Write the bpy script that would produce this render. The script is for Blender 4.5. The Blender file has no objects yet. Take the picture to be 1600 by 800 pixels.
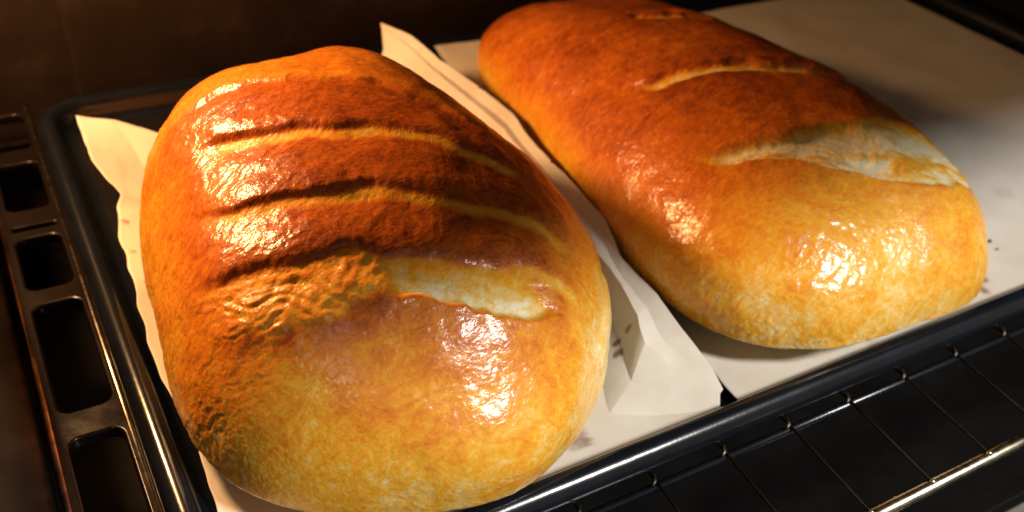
import bpy, bmesh, math, random
import numpy as np
from mathutils import Matrix, Vector
random.seed(4)
rng = np.random.default_rng(7)
scene = bpy.context.scene
C = scene.collection

# ------------------------------------------------------------------ camera
cd = bpy.data.cameras.new('camera'); cam = bpy.data.objects.new('camera', cd); C.objects.link(cam)
cd.sensor_width = 36.0; cd.lens = 1504.38 / 1600 * 36.0
cd.clip_start = 0.01; cd.clip_end = 20
right = (0.86857811, -0.49043122, 0.07105833); upv = (0.24159126, 0.54427007, 0.80337025); fwd = (0.43267277, 0.68062274, -0.59122497)
M = Matrix(((right[0], upv[0], -fwd[0], 0), (right[1], upv[1], -fwd[1], 0), (right[2], upv[2], -fwd[2], 0.26), (0, 0, 0, 1)))
cam.matrix_world = M
cd.dof.use_dof = True; cd.dof.focus_distance = 0.31; cd.dof.aperture_fstop = 11
scene.camera = cam
scene.view_settings.view_transform = 'Standard'; scene.view_settings.look = 'None'
scene.view_settings.exposure = 0.0; scene.view_settings.gamma = 1.0; scene.view_settings.use_curve_mapping = False
try:
    scene.cycles.max_bounces = 6; scene.cycles.use_denoising = True
except Exception: pass

# ------------------------------------------------------------------ light
w = bpy.data.worlds.new('World'); scene.world = w; w.use_nodes = True
bg = w.node_tree.nodes['Background']; bg.inputs[0].default_value = (1.0, 0.86, 0.70, 1); bg.inputs[1].default_value = 0.22

def lamp(kind, name, loc, energy, color, size=None, target=None):
    ld = bpy.data.lights.new(name, kind); ld.energy = energy; ld.color = color
    if kind == 'POINT': ld.shadow_soft_size = size
    if kind == 'AREA': ld.shape = 'DISK'; ld.size = size
    o = bpy.data.objects.new(name, ld); C.objects.link(o); o.location = loc
    if target is not None:
        o.rotation_euler = (Vector(target) - Vector(loc)).to_track_quat('-Z', 'Y').to_euler()
    return o
# warm bulb high at the back left of the oven, in a recess added for it
lamp('POINT', 'oven_bulb', (-0.050, 0.440, 0.217), 6.2, (1.0, 0.53, 0.22), 0.022)
# cool kitchen ceiling lamp in front of the open oven
tgt = Vector((0.2, 0.2, 0.04)); dcool = Vector((0.38, -0.63, 0.68)).normalized()
lamp('AREA', 'kitchen_lamp', tgt + dcool * 2.0, 50.0, (1.0, 0.96, 0.90), 0.34, tgt)

# ------------------------------------------------------------------ helpers
def empty(name, loc=(0, 0, 0)):
    o = bpy.data.objects.new(name, None); C.objects.link(o); o.location = loc; o.empty_display_size = 0.02
    return o
def tag(o, label=None, cat=None, group=None, kind=None):
    if label: o['label'] = label
    if cat: o['category'] = cat
    if group: o['group'] = group
    if kind: o['kind'] = kind
    return o
def link(name, me, mat, parent=None, smooth=True):
    o = bpy.data.objects.new(name, me); C.objects.link(o)
    if mat: me.materials.append(mat)
    if smooth: me.polygons.foreach_set('use_smooth', [True] * len(me.polygons))
    if parent:
        o.parent = parent
        o.matrix_parent_inverse = Matrix.Translation(-Vector(parent.location))
    return o
def mesh(name, V, F):
    me = bpy.data.meshes.new(name); me.from_pydata([tuple(map(float, v)) for v in V], [], [tuple(map(int, f)) for f in F]); me.update()
    return me
def box(name, a, b, mat, parent=None, bev=0.0):
    bm = bmesh.new()
    bmesh.ops.create_cube(bm, size=1)
    for v in bm.verts:
        v.co = Vector([(a[i] + b[i]) / 2 + v.co[i] * (b[i] - a[i]) for i in range(3)])
    if bev: bmesh.ops.bevel(bm, geom=bm.edges[:], offset=bev, segments=3, affect='EDGES')
    me = bpy.data.meshes.new(name); bm.to_mesh(me); bm.free()
    return link(name, me, mat, parent, smooth=False)
def tube(name, pts, r, mat, parent=None, seg=12, taper=None):
    V = []; F = []; pts = [Vector(p) for p in pts]; n = len(pts)
    for i, p in enumerate(pts):
        t = (pts[min(i + 1, n - 1)] - pts[max(i - 1, 0)]).normalized()
        a = t.cross(Vector((0, 0, 1)))
        if a.length < 1e-3: a = t.cross(Vector((1, 0, 0)))
        a.normalize(); b = t.cross(a)
        rr = r * (taper[i] if taper else 1)
        for k in range(seg):
            q = 2 * math.pi * k / seg
            V.append(p + (a * math.cos(q) + b * math.sin(q)) * rr)
    for i in range(n - 1):
        for k in range(seg):
            F.append((i * seg + k, i * seg + (k + 1) % seg, (i + 1) * seg + (k + 1) % seg, (i + 1) * seg + k))
    F.append(tuple(range(seg))[::-1]); F.append(tuple((n - 1) * seg + k for k in range(seg)))
    return link(name, mesh(name, V, F), mat, parent)

# vectorised gradient noise
_perm = rng.permutation(512)
_grad = rng.normal(size=(512, 3)); _grad /= np.linalg.norm(_grad, axis=1, keepdims=True)
def perlin(P):
    P = np.asarray(P, float) + 1000.0
    i0 = np.floor(P).astype(int); f = P - i0; u = f * f * f * (f * (f * 6 - 15) + 10)
    out = 0
    for dx in (0, 1):
        for dy in (0, 1):
            for dz in (0, 1):
                h = _perm[(_perm[(_perm[(i0[..., 0] + dx) & 511] + i0[..., 1] + dy) & 511] + i0[..., 2] + dz) & 511]
                g = _grad[h]; d = f - np.array([dx, dy, dz])
                wgt = (u[..., 0] if dx else 1 - u[..., 0]) * (u[..., 1] if dy else 1 - u[..., 1]) * (u[..., 2] if dz else 1 - u[..., 2])
                out = out + wgt * (g * d).sum(-1)
    return out * 1.6
def fbm(P, s, o=3):
    v = 0; a = 1
    for k in range(o): v = v + a * perlin(np.asarray(P) * s * 2 ** k + 17.3 * k); a *= .5
    return v
def sm(x, a, b):
    t = np.clip((x - a) / (b - a), 0, 1); return t * t * (3 - 2 * t)

# ------------------------------------------------------------------ materials
def new_mat(name, base, rough=0.5, metal=0.0, coat=0.0, coat_rough=0.1, spec=0.5):
    m = bpy.data.materials.new(name); m.use_nodes = True
    b = m.node_tree.nodes['Principled BSDF']
    b.inputs['Base Color'].default_value = (*base, 1); b.inputs['Roughness'].default_value = rough
    b.inputs['Metallic'].default_value = metal; b.inputs['Coat Weight'].default_value = coat
    b.inputs['Coat Roughness'].default_value = coat_rough; b.inputs['Specular IOR Level'].default_value = spec
    return m, m.node_tree.nodes, m.node_tree.links, b
def noise_node(N, L, scale, detail=4, rough=0.55, vec=None, mapscale=None):
    tc = N.new('ShaderNodeTexCoord'); n = N.new('ShaderNodeTexNoise')
    n.inputs['Scale'].default_value = scale; n.inputs['Detail'].default_value = detail; n.inputs['Roughness'].default_value = rough
    if mapscale:
        mp = N.new('ShaderNodeMapping'); mp.inputs['Scale'].default_value = mapscale
        L.new(tc.outputs['Object'], mp.inputs[0]); L.new(mp.outputs[0], n.inputs['Vector'])
    else: L.new(tc.outputs['Object'], n.inputs['Vector'])
    return n
def math_node(N, L, op, a, b=None, clamp=False):
    m = N.new('ShaderNodeMath'); m.operation = op; m.use_clamp = clamp
    for i, v in enumerate((a, b)):
        if v is None: continue
        if isinstance(v, (int, float)): m.inputs[i].default_value = v
        else: L.new(v, m.inputs[i])
    return m.outputs[0]
def ramp(N, L, fac, stops):
    r = N.new('ShaderNodeValToRGB'); e = r.color_ramp.elements
    while len(e) < len(stops): e.new(0.5)
    for i, (p, c) in enumerate(stops): e[i].position = p; e[i].color = (*c, 1)
    L.new(fac, r.inputs[0]); return r.outputs[0]

def enamel(name, base, rough, speck=0.0, spec=0.5, rvar=0.15):
    m, N, L, b = new_mat(name, base, rough, spec=spec)
    n = noise_node(N, L, 90, 5, .65)
    r = math_node(N, L, 'MULTIPLY_ADD', n.outputs[0], rvar); N[-1].inputs[2].default_value = rough - rvar / 2
    L.new(r, b.inputs['Roughness'])
    n2 = noise_node(N, L, 25, 6, .7)
    c = ramp(N, L, n2.outputs[0], [(0.3, tuple(x * 0.6 for x in base)), (0.55, base), (0.8, tuple(min(1, x * (1.5 + speck)) for x in base))])
    L.new(c, b.inputs['Base Color'])
    bp = N.new('ShaderNodeBump'); bp.inputs['Strength'].default_value = 0.12; bp.inputs['Distance'].default_value = 0.0008
    L.new(n.outputs[0], bp.inputs['Height']); L.new(bp.outputs[0], b.inputs['Normal'])
    return m
tray_mat = enamel('black_enamel', (0.008, 0.007, 0.007), 0.32, spec=.3)
rim_mat = enamel('rim_enamel', (0.006, 0.008, 0.012), 0.20, rvar=.10)
wall_mat = enamel('grey_enamel', (0.012, 0.011, 0.011), 0.16, 1.5, spec=.5, rvar=.12)
back_mat = enamel('rear_enamel', (0.020, 0.012, 0.008), 0.38, .5, spec=.3)
roof_mat = enamel('roof_enamel', (0.06, 0.045, 0.035), 0.35)  # unseen roof, made lighter than the walls to bounce bulb light
door_mat, *_ = new_mat('door_glass', (0.004, 0.006, 0.007), 0.12, spec=.25)
def metal(name, base, rough):
    m, N, L, b = new_mat(name, base, rough, metal=1.0)
    n = noise_node(N, L, 140, 5, .7)
    r = math_node(N, L, 'MULTIPLY_ADD', n.outputs[0], 0.35); N[-1].inputs[2].default_value = rough - 0.12
    L.new(r, b.inputs['Roughness'])
    n2 = noise_node(N, L, 60, 5, .7)
    c = ramp(N, L, n2.outputs[0], [(0.35, tuple(x * 0.35 for x in base)), (0.6, base)])
    L.new(c, b.inputs['Base Color'])
    return m
weld_mat = metal('weld', (0.30, 0.24, 0.17), 0.45)
chrome = metal('rack_chrome', (0.70, 0.62, 0.48), 0.22)
wire_mat = metal('wire_dull', (0.028, 0.022, 0.016), 0.6)
guide_mat = enamel('guide_enamel', (0.007, 0.004, 0.003), 0.22, rvar=.3, spec=.25)
copper = metal('guide_edge', (0.55, 0.30, 0.18), 0.3)

def paper_material():
    m, N, L, b = new_mat('baking_parchment', (0.66, 0.60, 0.52), 0.55, spec=.35)
    n = noise_node(N, L, 30, 5, .6)
    c = ramp(N, L, n.outputs[0], [(0.3, (0.68, 0.61, 0.51)), (0.7, (0.80, 0.75, 0.67))])
    at = N.new('ShaderNodeAttribute'); at.attribute_name = 'stain'
    n3 = noise_node(N, L, 160, 4, .6)
    f = math_node(N, L, 'MULTIPLY', at.outputs['Fac'], math_node(N, L, 'MULTIPLY_ADD', n3.outputs[0], 2.2), True)
    mx = N.new('ShaderNodeMix'); mx.data_type = 'RGBA'; L.new(f, mx.inputs[0]); L.new(c, mx.inputs[6]); mx.inputs[7].default_value = (0.16, 0.055, 0.018, 1)
    L.new(mx.outputs[2], b.inputs['Base Color'])
    n2 = noise_node(N, L, 500, 3, .6)
    bp = N.new('ShaderNodeBump'); bp.inputs['Strength'].default_value = 0.15; bp.inputs['Distance'].default_value = 0.0003
    L.new(n2.outputs[0], bp.inputs['Height']); L.new(bp.outputs[0], b.inputs['Normal'])
    tr = N.new('ShaderNodeBsdfTranslucent'); tr.inputs[0].default_value = (0.7, 0.55, 0.38, 1)
    ms = N.new('ShaderNodeMixShader'); ms.inputs[0].default_value = 0.08
    L.new(b.outputs[0], ms.inputs[1]); L.new(tr.outputs[0], ms.inputs[2]); L.new(ms.outputs[0], N['Material Output'].inputs['Surface'])
    return m
paper_mat = paper_material()

def bread_material(name, torn):
    m, N, L, b = new_mat(name, (0.5, 0.2, 0.03), 0.4)
    wk = N.new('ShaderNodeAttribute'); wk.attribute_name = 'wrinkle'
    at = N.new('ShaderNodeAttribute'); at.attribute_name = 'bake'
    tn = N.new('ShaderNodeAttribute'); tn.attribute_name = 'torn'
    n1 = noise_node(N, L, 60, 6, .7, mapscale=(1, 1.8, 1)); n1.inputs['Distortion'].default_value = 2.2; n2 = noise_node(N, L, 210, 5, .7, mapscale=(1, 1.6, 1)); n2.inputs['Distortion'].default_value = 1.6; n3 = noise_node(N, L, 900, 3, .6)
    v = math_node(N, L, 'MULTIPLY_ADD', n1.outputs[0], 0.62); N[-1].inputs[2].default_value = -0.31
    v2 = math_node(N, L, 'MULTIPLY_ADD', n2.outputs[0], 0.62); N[-1].inputs[2].default_value = -0.31
    v3 = math_node(N, L, 'MULTIPLY_ADD', n3.outputs[0], 0.20); N[-1].inputs[2].default_value = -0.10
    s = math_node(N, L, 'ADD', at.outputs['Fac'], math_node(N, L, 'ADD', v, math_node(N, L, 'ADD', v2, v3)), True)
    col = ramp(N, L, s, [(0.0, (0.90, 0.82, 0.56)), (0.14, (0.85, 0.64, 0.25)), (0.34, (0.84, 0.42, 0.030)), (0.54, (0.76, 0.255, 0.018)),
                         (0.76, (0.57, 0.130, 0.012)), (1.0, (0.25, 0.045, 0.008))])
    L.new(col, b.inputs['Base Color']); b.inputs['Specular IOR Level'].default_value = .16
    # egg glaze: glossy where baked, matt where the crumb is torn open
    rr = math_node(N, L, 'MULTIPLY_ADD', tn.outputs['Fac'], 0.30); N[-1].inputs[2].default_value = 0.42
    L.new(rr, b.inputs['Roughness'])
    cw = math_node(N, L, 'MULTIPLY_ADD', tn.outputs['Fac'], -0.65, True); N[-1].inputs[2].default_value = 0.62
    ng = noise_node(N, L, 480, 5, .75, mapscale=(1, 1.7, 1.2)); gl = math_node(N, L, 'MULTIPLY_ADD', ng.outputs[0], 5.0, True); N[-1].inputs[2].default_value = -1.75
    cw = math_node(N, L, 'MULTIPLY', math_node(N, L, 'MULTIPLY', cw, gl), math_node(N, L, 'MULTIPLY_ADD', wk.outputs['Fac'], .5)); N[-2].inputs[2].default_value = 1.0 if N[-2].operation == 'MULTIPLY_ADD' else 0
    L.new(cw, b.inputs['Coat Weight']); b.inputs['Coat Roughness'].default_value = 0.20; b.inputs['Coat IOR'].default_value = 1.65
    b.inputs['Subsurface Weight'].default_value = 0.04; b.inputs['Subsurface Radius'].default_value = (1.0, 0.4, 0.12); b.inputs['Subsurface Scale'].default_value = 0.004
    # fine wrinkles and blisters of the glazed crust
    vo = N.new('ShaderNodeTexVoronoi'); vo.feature = 'SMOOTH_F1'; vo.inputs['Scale'].default_value = 640
    tc = N.new('ShaderNodeTexCoord'); mp = N.new('ShaderNodeMapping'); mp.inputs['Scale'].default_value = (0.8, 1.5, 1.2)
    nd = noise_node(N, L, 150, 3, .6)
    ad = N.new('ShaderNodeVectorMath'); ad.operation = 'MULTIPLY_ADD'; ad.inputs[1].default_value = (.005, .005, .005)
    L.new(nd.outputs['Color'], ad.inputs[0]); L.new(tc.outputs['Object'], ad.inputs[2]); L.new(ad.outputs[0], mp.inputs[0]); L.new(mp.outputs[0], vo.inputs['Vector'])
    h = math_node(N, L, 'ADD', math_node(N, L, 'MULTIPLY', vo.outputs['Distance'], 0.7), math_node(N, L, 'MULTIPLY', n3.outputs[0], 0.9))
    bp = N.new('ShaderNodeBump'); bp.inputs['Strength'].default_value = 0.5; bp.inputs['Distance'].default_value = 0.00038
    h = math_node(N, L, 'MULTIPLY', h, wk.outputs['Fac'])
    L.new(h, bp.inputs['Height']); L.new(bp.outputs[0], b.inputs['Normal']); L.new(bp.outputs[0], b.inputs['Coat Normal'])
    return m
crust_mat = bread_material('glazed_crust', 0)

# ------------------------------------------------------------------ oven
oven = tag(empty('oven', (0.3, 0.3, -0.12)), 'dark enamelled oven interior around the tray and the two loaves', 'oven')
def side_panel():
    pts = [(.02, -.12), (.56, -.12), (.56, .02), (.36, .03), (.25, .10), (.14, .17), (.02, .2485)]  # sloping top edge cut down so the bulb's light passes over
    V = [(x, y, z) for x in (-.033, -.013) for y, z in pts]; n = len(pts)
    F = [tuple(range(n))[::-1], tuple(range(n, 2 * n))] + [(k, (k + 1) % n, n + (k + 1) % n, n + k) for k in range(n)]
    return link('side_panel', mesh('side_panel', V, F), wall_mat, oven, smooth=False)
side_panel()
box('side_wall', (-0.34, 0.03, -0.12), (-0.32, 0.56, 0.33), wall_mat, oven, 0.001)  # outer wall of an added, unseen recess that sets the bulb farther off
box('rear_wall', (-0.32, 0.542, -0.12), (-0.0135, 0.56, 0.33), back_mat, oven, 0.001)  # rear of the added bulb recess
box('added_recess_front', (-0.32, 0.03, -0.12), (-0.034, 0.05, 0.33), wall_mat, oven, 0.001)  # closes the added bulb recess toward the front
box('oven_roof', (-0.34, 0.03, 0.331), (-0.034, 0.56, 0.345), wall_mat, oven, 0.001)  # roof over the added bulb recess, out of view
box('side_wall', (0.70, 0.03, -0.12), (0.72, 0.56, 0.2485), wall_mat, oven, 0.001)
box('rear_wall', (-0.013, 0.542, -0.12), (0.70, 0.56, 0.2485), back_mat, oven, 0.001)
box('fan_cover', (0.043, 0.534, -0.05), (0.66, 0.5415, 0.22), back_mat, oven, 0.003)
box('oven_roof', (-0.033, 0.03, 0.249), (0.72, 0.56, 0.263), roof_mat, oven, 0.001)
box('oven_floor', (-0.013, 0.14, -0.12), (0.70, 0.542, -0.108), tray_mat, oven, 0.001)
door = box('door', (-0.05, -0.45, -0.14), (0.76, 0.138, -0.122), door_mat, oven, 0.003)

def slotted_plate(name, x0, x1, y0, y1, z, slots, th, bev, mat, parent):
    cu = bpy.data.curves.new(name, 'CURVE'); cu.dimensions = '2D'; cu.fill_mode = 'BOTH'; cu.extrude = th / 2; cu.bevel_depth = bev; cu.bevel_resolution = 3
    def loop(ax, bx, ay, by, r, cw):
        pts = []
        for (cx, cy, s) in ((bx - r, by - r, 0), (ax + r, by - r, 90), (ax + r, ay + r, 180), (bx - r, ay + r, 270)):
            for k in range(9):
                q = math.radians(s + k * 90 / 8); pts.append((cx + r * math.cos(q), cy + r * math.sin(q)))
        if cw: pts.reverse()
        sp = cu.splines.new('POLY'); sp.points.add(len(pts) - 1); sp.use_cyclic_u = True
        for p, q in zip(sp.points, pts): p.co = (q[0], q[1], 0, 1)
    loop(x0, x1, y0, y1, 0.001, False)
    for (a, b_, c, d) in slots: loop(a, b_, c, d, 0.0055 if d - c > .02 else .002, True)
    tmp = bpy.data.objects.new('tmp', cu); C.objects.link(tmp)
    dg = bpy.context.evaluated_depsgraph_get(); me = bpy.data.meshes.new_from_object(tmp.evaluated_get(dg))
    bpy.data.objects.remove(tmp)
    me.transform(Matrix.Translation((0, 0, z)))
    for mt in list(me.materials): pass
    me.materials.clear()
    return link(name, me, mat, parent, smooth=False)
slots = [(-.0062, .0140, a, b_) for a, b_ in ((.140, .199), (.209, .269), (.281, .349), (.358, .399), (.404, .409), (.421, .466), (.478, .518))]
slotted_plate('shelf_guide', -.0085, .0166, 0.12, 0.53, -0.0025, slots, 0.003, 0.0010, guide_mat, oven)
tube('guide_rail', [(-.0098, .12, -.0005), (-.0092, .53, -.0005)], 0.0012, copper, oven)

tube('guide_rail', [(.0156, .12, -.0008), (.0156, .53, -.0008)], 0.0009, chrome, oven)  # bright rod added to draw the glint along the slots' right edge
# ------------------------------------------------------------------ tray
tray = tag(empty('baking_tray', (0.34, 0.34, -0.006)), 'black enamelled baking tray with rolled rim lying on the wire rack', 'baking tray')
fx0, fx1, fy0, fy1 = 0.0348, 0.648, 0.1845, 0.495
prof = [(0, -.0035), (.003, -.003), (.0052, -.0008), (.0066, .003), (.0078, .0062), (.0096, .0083), (.0120, .0092), (.0145, .0086), (.0166, .0066), (.0178, .0036), (.0178, .0008), (.0166, -.0014), (.0146, -.0022), (.0125, -.0016)]
def ring(off, z, n=8, rc=0.010):
    r = rc + off; P = []
    for (cx, cy, s) in ((fx1 - rc, fy1 - rc, 0), (fx0 + rc, fy1 - rc, 90), (fx0 + rc, fy0 + rc, 180), (fx1 - rc, fy0 + rc, 270)):
        for k in range(n + 1):
            q = math.radians(s + 90 * k / n); P.append((cx + r * math.cos(q), cy + r * math.sin(q), z))
    # slight waviness along the long sides
    return P
V = []; F = []
rings = [ring(o, z) for o, z in prof]; m_ = len(rings[0])
for R_ in rings: V += R_
for i in range(len(rings) - 1):
    for k in range(m_):
        F.append((i * m_ + k, i * m_ + (k + 1) % m_, (i + 1) * m_ + (k + 1) % m_, (i + 1) * m_ + k))
link('rim', mesh('rim', V, F), rim_mat, tray)
me = mesh('tray_floor', ring(0, -.0035) + ring(0, -.0045), [tuple(range(m_)), tuple(range(m_, 2 * m_))[::-1]] + [(k, m_ + k, m_ + (k + 1) % m_, (k + 1) % m_) for k in range(m_)])
link('tray_floor', me, tray_mat, tray, smooth=False)

# ------------------------------------------------------------------ wire rack under the tray
rack = tag(empty('wire_rack', (0.34, 0.3, -0.012)), 'chromed wire oven rack carrying the tray, its front bar bare', 'oven rack')
def rod(name, a, b_, r, mat): return tube(name, [a, b_], r, mat, rack)
rod('front_bar', (-0.004, .1213, -.0108), (.69, .1213, -.0108), .0027, chrome)
rod('crossbar', (-0.004, .1655, -.0085), (.69, .1655, -.0085), .0016, rim_mat)
rod('crossbar', (-0.004, .50, -.0085), (.69, .50, -.0085), .0020, wire_mat)
x = 0.0125
first = None
while x < .68:
    p = [(x + .006, .505, -.0062), (x + .002, .1665, -.0064), (x, .1213, -.0078)]
    q = tube('wire', p, .00055, wire_mat, rack, 8)
    if .10 < x < .5:
        s = tube('weld', [(x - .0012, .1645, -.0055), (x + .0004, .1655, -.0050), (x + .002, .1680, -.0048)], .0008, weld_mat, rack, 8, [.6, 1, .8])
        s = tube('weld', [(x - .0012, .1213, -.0082), (x, .1213, -.0078), (x + .0012, .1213, -.0082)], .0014, chrome, rack, 8, [.5, 1, .5])
    x += .0322

# ------------------------------------------------------------------ parchment
def catmull(P, n):
    """P: (k, m, 3) -> resampled along axis 0 to n rows"""
    P = np.asarray(P, float); k = len(P)
    t = np.linspace(0, k - 1, n); i = np.minimum(t.astype(int), k - 2); f = (t - i)[:, None, None]
    g = lambda j: P[np.clip(j, 0, k - 1)]
    p0, p1, p2, p3 = g(i - 1), g(i), g(i + 1), g(i + 2)
    return .5 * ((2 * p1) + (-p0 + p2) * f + (2 * p0 - 5 * p1 + 4 * p2 - p3) * f ** 2 + (-p0 + 3 * p1 - 3 * p2 + p3) * f ** 3)
def lerp_rows(P, n):
    P = np.asarray(P, float); k = len(P); t = np.linspace(0, k - 1, n); i = np.minimum(t.astype(int), k - 2); f = (t - i)[:, None, None]
    return P[i] * (1 - f) + P[i + 1] * f
def sheet(name, rows, nu, nv, wav, label, stains=(), linear_u=False):
    G = .65 * lerp_rows(rows, nv) + .35 * catmull(rows, nv) if linear_u else catmull(rows, nv)
    G = np.swapaxes((lerp_rows if linear_u else catmull)(np.swapaxes(G, 0, 1), nu), 0, 1)     # across
    n1 = fbm(G * np.array([1, 1, .3]), 22, 3); n2 = fbm(G + 3, 90, 2)
    raised = sm(G[..., 2], .001, .012)
    G[..., 2] += np.maximum(wav * n1 * (0.4 + .5 * raised), -.0003) + .00018 * n2 * raised
    G[..., 0] += .0003 * n2 * raised
    G[..., 0] += (.0016 * perlin(np.stack([G[..., 1] * 70, 0 * G[..., 1], 0 * G[..., 1]], -1)))[:, :1] * np.linspace(1, 0, G.shape[1])[None] ** 12
    nvv, nuu = G.shape[:2]
    V = G.reshape(-1, 3)
    idx = np.arange(nvv * nuu).reshape(nvv, nuu)
    F = np.stack([idx[:-1, :-1], idx[:-1, 1:], idx[1:, 1:], idx[1:, :-1]], -1).reshape(-1, 4)
    me = mesh(name, V, F)
    st = np.zeros(len(V))
    for (sx, sy, sr, sa) in stains:
        d = np.hypot(V[:, 0] - sx, V[:, 1] - sy) + .0018 * perlin(V * 260)
        st = np.maximum(st, sa * sm(-d, -sr, -sr * .6))
    a = me.attributes.new('stain', 'FLOAT', 'POINT'); a.data.foreach_set('value', st.astype(np.float32))
    o = link(name, me, paper_mat)
    me.set_sharp_from_angle(angle=math.radians(14))
    so = o.modifiers.new('thickness', 'SOLIDIFY'); so.thickness = 0.00012
    tag(o, label, 'parchment')
    return o
# control rows of sheet one, front to back: left edge, left floor, middle, right floor, foot of the fold, crest, mid strip, free edge
E_ = [(0.2207, 0.1863, 0.003), (0.2207, 0.1956, 0.008), (0.218, 0.2103, 0.014), (0.2184, 0.2313, 0.018), (0.2175, 0.2562, 0.021), (0.2241, 0.278, 0.024), (0.2252, 0.3026, 0.026), (0.2252, 0.326, 0.027), (0.226, 0.3482, 0.028), (0.2286, 0.3715, 0.03), (0.2226, 0.3974, 0.034), (0.2122, 0.4196, 0.04), (0.2062, 0.4469, 0.044), (0.1975, 0.4658, 0.045)]
K_ = [(0.218, 0.1849, 0.003), (0.209, 0.1985, 0.0078), (0.1998, 0.2122, 0.0125), (0.2044, 0.2247, 0.016), (0.2074, 0.2409, 0.018), (0.2095, 0.2612, 0.02), (0.214, 0.291, 0.021), (0.2175, 0.3150, 0.022), (0.2185, 0.340, 0.0235), (0.220, 0.3650, 0.025), (0.2160, 0.392, 0.028), (0.2080, 0.414, 0.034), (0.2035, 0.4430, 0.038), (0.1970, 0.4640, 0.043)]
Ft = [(.2145, .1800, .0004), (.1905, .1885, 0), (.1690, .1970, 0), (.1760, .2130, 0), (.1850, .232, 0), (.1900, .255, 0), (.1940, .285, 0), (.1960, .310, 0), (.1960, .333, 0.001), (.1950, .360, .001), (.1920, .388, .002), (.1880, .410, .004), (.1880, .432, .012), (.1900, .4520, .026)]
Lf = [(.0310, .1790, .001), (.0320, .2000, .001), (.0322, .2199, .002), (.0330, .2330, .002), (.0337, .2480, .003), (.0305, .2800, .005), (.0302, .3000, .0065), (.0328, .329, .010), (.0330, .3450, .0115), (.0345, .3660, .013), (.0372, .3848, .014), (.0411, .3939, .015), (.0352, .4110, .019), (.0345, .4564, .025)]
Lf[12] = (.0343, .4200, .020)
rows = []
for i in range(14):
    e, k, f, l = map(np.array, (E_[i], K_[i], Ft[i], Lf[i]))
    yb = f[1]
    back = i / 13
    fl = np.array([.046 + .012 * (back > .6), (l[1] * .8 + yb * .2), max(0.0004, l[2] * .30)])
    mid = np.array([.085, l[1] * .5 + yb * .5, .0002 if i < 12 else (.003 if i == 12 else .009)])
    fr = np.array([min(.14, f[0] - .02), l[1] * .2 + yb * .8, .0002 if i < 12 else (.003 if i == 12 else .010)])
    if i == 13:
        fl = np.array([.0512, .452, .021]); mid = np.array([.0800, .437, .0110]); fr = np.array([.150, .432, .008])
    q = f * .45 + k * .55 + np.array([.0015, 0, -.0015]) * (k[2] > .01)
    if 1 < i < 12: f = f + np.array([.006, 0, 0])
    q = f * .5 + k * .5 + np.array([.002, 0, -.002]) * (k[2] > .01)
    k = k + np.array([0, 0, .0012]) * (k[2] > .01)
    rows.append([l, fl, mid, fr, f, q, k, (k + e) / 2 + np.array([0, 0, -.0022]) * (k[2] > .01), e])
RR = np.array(rows)
sheet('parchment_sheet', RR, 145, 261, .0007, 'parchment under the front left loaf, its long edge curled up between the loaves',
      [(.2002, .2240, .0016, .5), (.1960, .2235, .0014, .6), (.1925, .2195, .0022, .5), (.1567, .1905, .006, .35), (.0385, .375, .002, .4), (.0380, .355, .002, .4), (.037, .335, .0015, .4)], linear_u=True)  # egg stains at the fold; plain brown marks at front foot and left edge
rows = []
ys = [.1795, .20, .24, .29, .35, .41, .46, .500]
for i, yv in enumerate(ys):
    z0 = .0005; zb = (0, 0, 0, 0, 0, 0, .002, .008)[i]
    lx = (.2235, .2262, .230, .232, .236, .241, .246, .2475)[i]
    rows.append([(lx, yv, z0 + zb), (.262, yv, z0 + zb), (.33, yv, z0 + zb * .5), (.42, yv, z0), (.50, yv, z0 + .0006 * (i % 2)), (.57, yv, z0), (.633, yv, z0 + .001)])
sheet('parchment_sheet', np.array(rows), 160, 120, .0009, 'flat parchment reaching to the far right under the rear right loaf',
      [(.3855, .193, .0022, .7), (.3760, .187, .003, .5), (.30, .184, .004, .12), (.46, .24, .007, .10), (.26, .20, .006, .12)])
spot_mat, *_ = new_mat('burnt_speck', (0.03, 0.012, 0.006), .6)
rust_mat, *_ = new_mat('egg_speck', (0.30, 0.09, 0.02), .5)
papers = [o for o in C.objects if o.name.startswith('parchment_sheet')]
p1, p2 = papers

def blob(name, loc, r, mat, parent=None, squash=.6):
    bm = bmesh.new(); bmesh.ops.create_icosphere(bm, subdivisions=2, radius=r)
    for v in bm.verts:
        v.co *= 1 + random.uniform(-.22, .22); v.co.z *= squash
        v.co += Vector(loc)
    me = bpy.data.meshes.new(name); bm.to_mesh(me); bm.free()
    return link(name, me, mat, parent)

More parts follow.
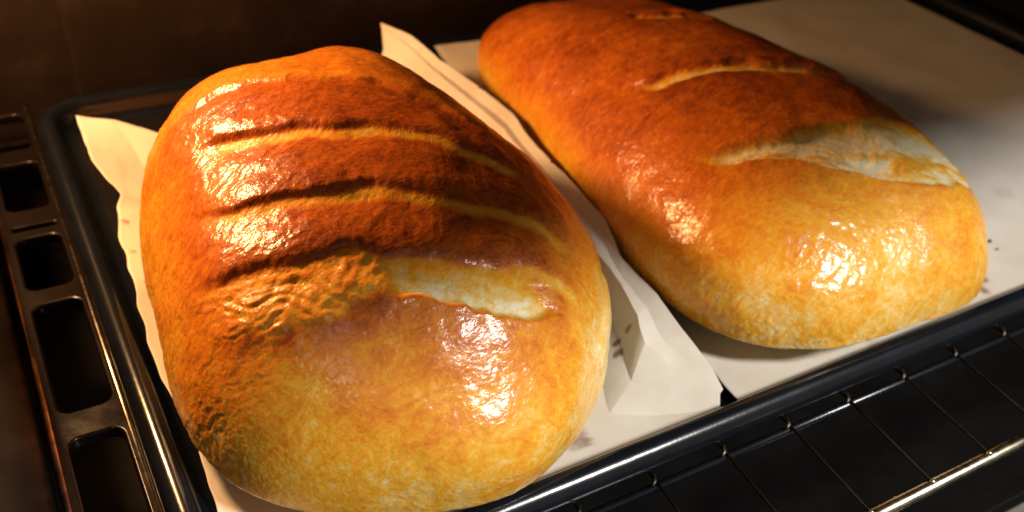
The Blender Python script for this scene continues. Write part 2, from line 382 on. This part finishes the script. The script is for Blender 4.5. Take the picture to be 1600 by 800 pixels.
# ------------------------------------------------------------------ loaves
def crv(pts, lx):
    pts = np.array(pts); return np.interp(lx, pts[:, 0], pts[:, 1], left=None, right=None)
def smoothline(pts):
    pts = np.array(pts, float); pts = pts[np.argsort(pts[:, 0])]
    G = catmull(pts[:, None, :], 120)[:, 0]
    return G
def loaf(p, n, zoff):
    cx, cy, a, b, h, yaw, e, tap, hb, k, asym = p[:11]; H = p[11:]
    s = np.linspace(-1, 1, n); U, W = np.meshgrid(s, s)
    with np.errstate(divide='ignore', invalid='ignore'):
        big = np.abs(U) > np.abs(W)
        r = np.where(big, np.abs(U), np.abs(W))
        ang = np.where(big, np.where(U > 0, 0, np.pi) + np.pi / 4 * np.where(U == 0, 0, W / np.where(U == 0, 1, U)),
                       np.where(W > 0, np.pi / 2, -np.pi / 2) - np.pi / 4 * np.where(W == 0, 0, U / np.where(W == 0, 1, W)))
    ph = r * np.pi * .96; ct, st = np.cos(ang), np.sin(ang)
    R = (np.abs(ct) ** e + np.abs(st) ** e) ** (-1 / e)
    for i in range(4): R = R * (1 + H[2 * i] * np.cos((i + 2) * ang) + H[2 * i + 1] * np.sin((i + 2) * ang))
    sp = np.sin(ph) ** k
    X = R * ct * sp; Y = R * st * sp; X = X * (1 + tap * Y)
    zc = np.cos(ph); hh = h * (1 + asym * Y)
    Z = np.where(zc > 0, hb * h + (hh - hb * h) * np.abs(zc) ** k, hb * h * (1 - np.abs(zc)))
    P = np.stack([X * b, Y * a, Z], -1)
    return P, ph
def normals(P):
    du = np.gradient(P, axis=1); dv = np.gradient(P, axis=0); N = np.cross(du, dv)
    return N / (np.linalg.norm(N, axis=-1, keepdims=True) + 1e-12)

TOP = {}
def slash_profile(lx, ly, line, x0, x1, D, wd, lip, wob=0, end=.010, soft=False):
    G = smoothline(line); yc = np.interp(lx, G[:, 0], G[:, 1]); sl = np.gradient(G[:, 1], G[:, 0] + 1e-9 * np.arange(len(G)))
    cs = 1 / np.sqrt(1 + np.interp(lx, G[:, 0], sl) ** 2)
    d = (ly - yc) * cs + wob
    win = sm(lx, x0, x0 + end) * sm(-lx, -x1, -x1 + end) * TOP['m']
    wl = wd * (0.35 + .65 * win)
    dm = .25 + .75 * sm(-lx, -.012, .02) if soft else 1.0
    bk = .0026 if soft else .0024
    g = -D * dm * (1 - sm(d, -.0006, bk)) * (1 - sm(-d, wl * .6, wl + (.0085 if soft else .0055)))
    g = g + lip * np.exp(-((d - bk - .003) / .006) ** 2)
    floor = sm(d, .0006, -.0006) * (1 - sm(-d, wl * .7, wl + .0022))
    return g * win, floor * win, d, win

def make_loaf(p, n, builder, label):
    P, ph = loaf(p, n, 0)
    cx, cy, yaw = p[0], p[1], p[5]
    N0 = normals(P)
    lx, ly = P[..., 0], P[..., 1]
    TOP['m'] = sm(np.pi * .56 - ph, 0, .25)
    disp, bake, torn, region = builder(P, N0, lx, ly)
    wrinkle = .65 + .45 * sm(-N0[..., 0], -.1, .5) * sm(ly, -.085, -.05) + .5 * torn
    low = sm(P[..., 2], .002, .012)
    Q = P + N0 * (disp * low)[..., None]
    Q[..., 2] = np.maximum(Q[..., 2], 0) + .0007
    NN = normals(Q)
    root = empty('bread_loaf', (cx, cy, 0)); root.rotation_euler.z = yaw
    tag(root, label, 'bread', 'loaves baked on the tray')
    idx = np.arange(n * n).reshape(n, n)
    F = np.stack([idx[:-1, :-1], idx[:-1, 1:], idx[1:, 1:], idx[1:, :-1]], -1).reshape(-1, 4)
    V = Q.reshape(-1, 3); NV = NN.reshape(-1, 3)
    reg = (region * (ph < 1.7)).reshape(-1); fr = reg[F[:, 0]]
    out = []
    for r in sorted(set(fr.tolist())):
        f = F[fr == r]; used, inv = np.unique(f, return_inverse=True); f2 = inv.reshape(-1, 4).tolist()
        vv = V[used]
        if r == 0:
            bnd = np.concatenate([idx[0, :], idx[1:, -1], idx[-1, -2::-1], idx[-2:0:-1, 0]])
            mp = {int(u): i for i, u in enumerate(used)}
            f2.append([mp[int(q)] for q in bnd][::-1])
        nm = 'crust' if r == 0 else 'score_cut'
        me = bpy.data.meshes.new(nm); me.from_pydata(vv.tolist(), [], f2); me.update()
        for an, arr in (('bake', bake), ('torn', torn), ('wrinkle', wrinkle)):
            at = me.attributes.new(an, 'FLOAT', 'POINT'); at.data.foreach_set('value', arr.reshape(-1)[used].astype(np.float32))
        o = bpy.data.objects.new(nm, me); C.objects.link(o); me.materials.append(crust_mat)
        me.polygons.foreach_set('use_smooth', [True] * len(me.polygons))
        me.normals_split_custom_set_from_vertices(NV[used].tolist())
        o.parent = root; out.append(o)
    return root

def build_one(P, N, lx, ly):
    h = P[..., 2] / .1; nz = N[..., 2]
    nA = fbm(P, 28, 3); nB = fbm(P + 5, 110, 3); nC = fbm(P * np.array([1, 2.2, 1.5]) + 9, 330, 2)
    wob = .0016 * fbm(P + 2, 75, 2)
    S0 = [(-.060, .048), (-.0475, .0437), (-.0366, .0403), (-.0262, .0347), (-.0164, .0282), (-.0046, .021), (.0102, .0151), (.0232, .0047), (.036, -.008), (.05, -.02)]
    S1 = [(-.072, .040), (-.0562, .0269), (-.0489, .0186), (-.0393, .0099), (-.0284, .0015), (-.0173, -.0049), (-.01, -.0095), (.0042, -.0149), (.0202, -.022), (.0313, -.0298), (.05, -.040)]
    S2 = [(-.078, .018), (-.0667, .0036), (-.0582, -.0109), (-.0479, -.0214), (-.0374, -.028), (-.0259, -.0324), (-.0183, -.0348), (-.007, -.0394), (.0077, -.0469), (.0196, -.0519), (.0337, -.054), (.05, -.062)]
    S3 = [(-.080, -.010), (-.0745, -.0195), (-.0694, -.0288), (-.0628, -.0376), (-.0525, -.045), (-.042, -.0503), (-.0308, -.0538), (-.0231, -.0557), (-.0129, -.0622), (.002, -.0681), (.0183, -.0731), (.0348, -.0748), (.05, -.078)]
    S4 = [(-.0773, -.026), (-.0694, -.048), (-.0583, -.06), (-.0486, -.0657), (-.0379, -.0706), (-.0276, -.071), (-.0179, -.0724), (-.0038, -.0798), (.0077, -.0839), (.0181, -.0863), (.0356, -.0851), (.05, -.084)]
    g0, f0, d0, w0 = slash_profile(lx, ly, S0, -.050, .045, .0010, .001, .0008, wob)
    g1, f1, d1, w1 = slash_profile(lx, ly, S1, -.052, .050, .0020, .0034, .0010, wob, soft=True)
    g2, f2, d2, w2 = slash_profile(lx, ly, S2, -.062, .055, .0016, .0036, .0008, wob, soft=True)
    g3, f3, d3, w3 = slash_profile(lx, ly, S3, -.070, .052, .0013, .0034, .0008, wob, soft=True)
    G4 = smoothline(S4); y4 = np.interp(lx, G4[:, 0], G4[:, 1]); d4 = (ly - y4) + wob * 1.5       # >0 behind the lower lip
    G3 = smoothline(S3); y3 = np.interp(lx, G3[:, 0], G3[:, 1])
    wt = sm(lx, -.074, -.058) * sm(-lx, -.040, -.026) * TOP['m']
    inside = sm(d4, -.0006, .0016) * sm(y3 - ly, .0004, .0034) * wt
    leftp = sm(-lx, .010, .022)
    fib = fbm(np.stack([lx * 60, (ly - (y3 + y4) / 2) * 330 + 6 * nA, P[..., 2] * 60], -1), 1.0, 3)
    calm = 1 - .75 * sm(-ly, .050, .075) * sm(-lx, .02, .05)
    disp = g0 + g1 + g2 + g3 + .0010 * calm * nA + .00022 * calm * nB + .00008 * nC
    g4 = -.0026 * inside * (1 - leftp) + (.0004 + .0010 * sm(y3 - ly, .002, .016)) * inside * leftp + .0011 * np.exp(-np.maximum(-d4, 0) / .005) * sm(-d4, -.001, .0005) * wt
    wr_ = fbm(P * np.array([1, 1.5, 1]) + 8, 260, 2)
    fin = fbm(np.stack([lx * 170, (ly - (y3 + y4) / 2) * 620 + 7 * nA, P[..., 2] * 120], -1) + 40, 1.0, 2)
    disp = disp + g4 + (.00028 * fib + .00026 * fin + .00028 * wr_) * inside * leftp + .0002 * fib * inside
    q = ((lx - .004) / .034) ** 2 + ((ly + .1075) / .013) ** 2 + ((P[..., 2] - .030) / .018) ** 2
    disp = disp + .0056 * np.exp(-q)
    disp = disp - .0013 * np.exp(-((P[..., 2] - .036 - .006 * nA + .10 * (ly + .03)) / .0035) ** 2) * sm(lx, .045, .062) * sm(-ly, -.02, .03)
    # wrinkled leather on the upper left shoulders
    wr = fbm(P * np.array([1, 1.7, 1]) + 4 + .004 * nB[..., None], 240, 2)
    disp = disp + .00026 * wr * sm(-lx, -.02, .02) * sm(ly, -.085, -.06)
    # how far it has browned
    b = .33 + .29 * sm(nz, -.05, .75) * sm(ly, -.098, -.045) + .06 * sm(nz, .2, .9) + .07 * sm(-lx, .03, .06) * sm(ly, -.10, -.04) * sm(P[..., 2], .01, .04)
    b = b + .08 * sm(lx, -.03, .02) * sm(ly, -.075, -.05) * sm(nz, .1, .6)
    for d, w_, am in ((d1, w1, .08), (d2, w2, .10), (d3, w3, .14)):
        b = b + am * w_ * np.exp(-np.maximum(d - .003, 0) / .010) * sm(d, -.001, .002) * (.35 + .65 * sm(lx, -.06, .0))
    b = b + .16 * w0 * sm(d0, .0005, -.0005) * sm(-d0, -.03, -.0) * sm(nz, .2, .6)
    b = b - .15 * sm(d0, .0, .004) * sm(nz, -.2, .9)
    b = b + .10 * nA + .05 * nB
    b = b - .20 * sm(lx, .050, .072) * sm(-ly, .0, .05) - .16 * sm(-P[..., 2], -.022, -.004)
    b = b * (1 - f1) + (.34 + .08 * nB) * f1
    b = b * (1 - f2) + (.40 + .08 * nB) * f2
    b = b * (1 - f3 * .9) + (.36 + .1 * nB) * f3 * .9
    for w_, d in ((w1, d1), (w2, d2), (w3, d3)): b = b + .12 * w_ * sm(-lx, -.004, .02) * np.exp(-((d - .0010) / .0013) ** 2)
    pale = inside * sm(lx, -.021, -.012) * sm(-lx, -.036, -.026)
    tornc = inside * leftp
    b = b * (1 - tornc) + (.47 + .10 * fib + .12 * fin) * tornc
    pale_t = sm(y3 - ly, .003, .012)
    b = b * (1 - pale) + (.30 * (1 - pale_t) + .02 + .14 * np.clip(nA + nB, -.4, 1)) * pale
    torn = np.clip(.6 * (f1 + f2 + f3) + .75 * pale + .45 * tornc, 0, 1)
    # deep red scorch line under the torn patch
    b = b + .20 * np.exp(-((d4 + .0025) / .0022) ** 2) * sm(-lx, .018, .026) * sm(lx, -.07, -.055) * (.5 + nB)
    reg = np.zeros(lx.shape, int)
    reg[f1 > .5] = 1; reg[f2 > .5] = 2; reg[(inside > .5) | (f3 > .5)] = 3
    return disp, np.clip(b, 0, .88), torn, reg

def build_two(P, N, lx, ly):
    nz = N[..., 2]
    nA = fbm(P + 31, 26, 3); nB = fbm(P + 35, 110, 3); nC = fbm(P * np.array([1, 2.2, 1.5]) + 39, 330, 2)
    wob = .0016 * fbm(P + 22, 75, 2)
    T0 = [(-.02, .052), (.0036, .0480), (.02, .044), (.0387, .0380), (.06, .03)]
    T1 = [(-.068, .012), (-.0521, -.0016), (-.0444, -.0099), (-.0332, -.0138), (-.0192, -.0185), (-.0008, -.0241), (.0165, -.0300), (.040, -.036), (.0569, -.042)]
    T2 = [(-.075, -.054), (-.0647, -.0612), (-.0544, -.0685), (-.0415, -.0726), (-.0251, -.0773), (-.012, -.0775), (.001, -.0778), (.0221, -.0797), (.0456, -.0850), (.060, -.0930), (.07, -.10)]
    T3 = [(-.075, -.055), (-.0657, -.0647), (-.0588, -.0746), (-.0495, -.0824), (-.0356, -.0898), (-.02, -.0998), (-.0058, -.109), (.0088, -.1174), (.0252, -.1216), (.0400, -.1215), (.055, -.119), (.07, -.115)]
    g0, f0, d0, w0 = slash_profile(lx, ly, T0, -.015, .06, .0032, .0055, .0010, wob)
    g1, f1, d1, w1 = slash_profile(lx, ly, T1, -.052, .064, .0032, .0058, .0010, wob)
    G2 = smoothline(T2); y2 = np.interp(lx, G2[:, 0], G2[:, 1]); G3 = smoothline(T3); y3 = np.interp(lx, G3[:, 0], G3[:, 1])
    wt = sm(lx, -.066, -.050) * TOP['m']
    wr2 = sm(-lx, -.066, -.040)
    inside = sm(ly - y3 + wob * 1.4, -.0004, .0022) * sm(y2 - ly + wob, -.0010, .0050) * wt
    t = np.clip((y2 - ly) / np.maximum(y2 - y3, .002), 0, 1)
    fib = fbm(np.stack([lx * 70, t * 7 + 2.2 * nA, P[..., 2] * 40], -1), 1.0, 3)
    lower = sm(y3 - ly - wob, 0, .0010) * np.exp(-np.maximum(y3 - ly, 0) / .006) * wt
    disp = g0 + g1 + .0010 * nA + .00022 * nB + .00008 * nC - inside * wr2 * (.0026 * np.sin(np.pi * np.clip(t, 0, 1) ** .8) + .0010) + .0013 * lower * wr2 + (.0003 + .0008 * sm(t, .4, .6) * sm(-t, -.95, -.8)) * fib * inside
    wr = fbm(P * np.array([1, 1.7, 1]) + 4 + .004 * nB[..., None], 240, 2)
    disp = disp + .00020 * wr * sm(-lx, -.01, .03)
    b = .31 + .33 * sm(nz, -.1, .6) * sm(ly, -.115, -.06) + .12 * sm(nz, .3, .9)
    b = b + .08 * sm(ly, -.10, -.03) * sm(nz, .1, .6)
    b = b + .08 * w1 * np.exp(-np.abs(d1 + .006) / .01)
    b = b + .16 * np.exp(-np.maximum(ly - y2, 0) / .012) * (ly > y2) * sm(nz, .2, .6) * sm(lx, -.02, .03)
    b = b + .10 * nA + .05 * nB
    b = b - .16 * sm(-P[..., 2], -.020, -.004) - .10 * sm(lx, .05, .07) * sm(-ly, .07, .1)
    b = b * (1 - f1) + (.24 + .1 * nB) * f1
    b = b * (1 - f0) + (.22 + .1 * nB) * f0
    pale = .03 + .26 * sm(t, .45, .65) * sm(-t, -1.0, -.80) * np.clip(.7 + nA * 1.2 + fib, 0, 1.4) + .38 * sm(-t, -.35, 0.0) + .12 * fib
    b = b * (1 - inside) + pale * inside
    torn = np.clip(.6 * (f1 + f0) + .6 * inside, 0, 1)
    reg = np.zeros(lx.shape, int)
    reg[f0 > .5] = 1; reg[f1 > .5] = 2; reg[inside > .5] = 3
    return disp, np.clip(b, 0, 1), torn, reg

pA = np.array([0.11014, 0.28335, 0.10747, 0.08081, 0.09944, 0.01744, 2.46586, -0.11309, 0.14994, 0.92585, 0.11885, -0.01454, -0.00807, 0.00798, -0.00072, -0.0115, -0.01416, 0.01353, -0.02536])
pB = np.array([0.30868, 0.32493, 0.15632, 0.08135, 0.07463, 0.01587, 2.60003, -0.2, 0.19975, 0.92038, -0.10153, -0.00239, 0.00205, 0.02073, -0.01128, -0.02738, 0.00728, 0.0174, -0.0134])
make_loaf(pA, 640, build_one, 'taller golden loaf at front left with four crusty brown ridges')
make_loaf(pB, 640, build_two, 'longer reddish brown loaf at the rear with one wide pale open cut')

# ------------------------------------------------------------------ specks and crumbs
for k, (l, r) in enumerate((((.2085, .4353, .0405), .0008), ((.2166, .4145, .0365), .0008), ((.2222, .3944, .0345), .0010), ((.2118, .4179, .0275), .0009), ((.2246, .3256, .0275), .0008))):
    blob('burnt_speck', l, r, spot_mat, p1, .4)
blob('egg_speck', (.2115, .4193, .0345), .0009, rust_mat, p1, .4)
tag(blob('bread_crumb', (.4129, .2121, .0014), .0010, spot_mat), 'burnt black crumb on the parchment right of the rear loaf, larger one', 'crumb', 'burnt crumbs beside the rear loaf')
tag(blob('bread_crumb', (.4109, .2060, .0012), .0006, spot_mat), 'tiny burnt crumb nearer the rim, right of the rear loaf', 'crumb', 'burnt crumbs beside the rear loaf')
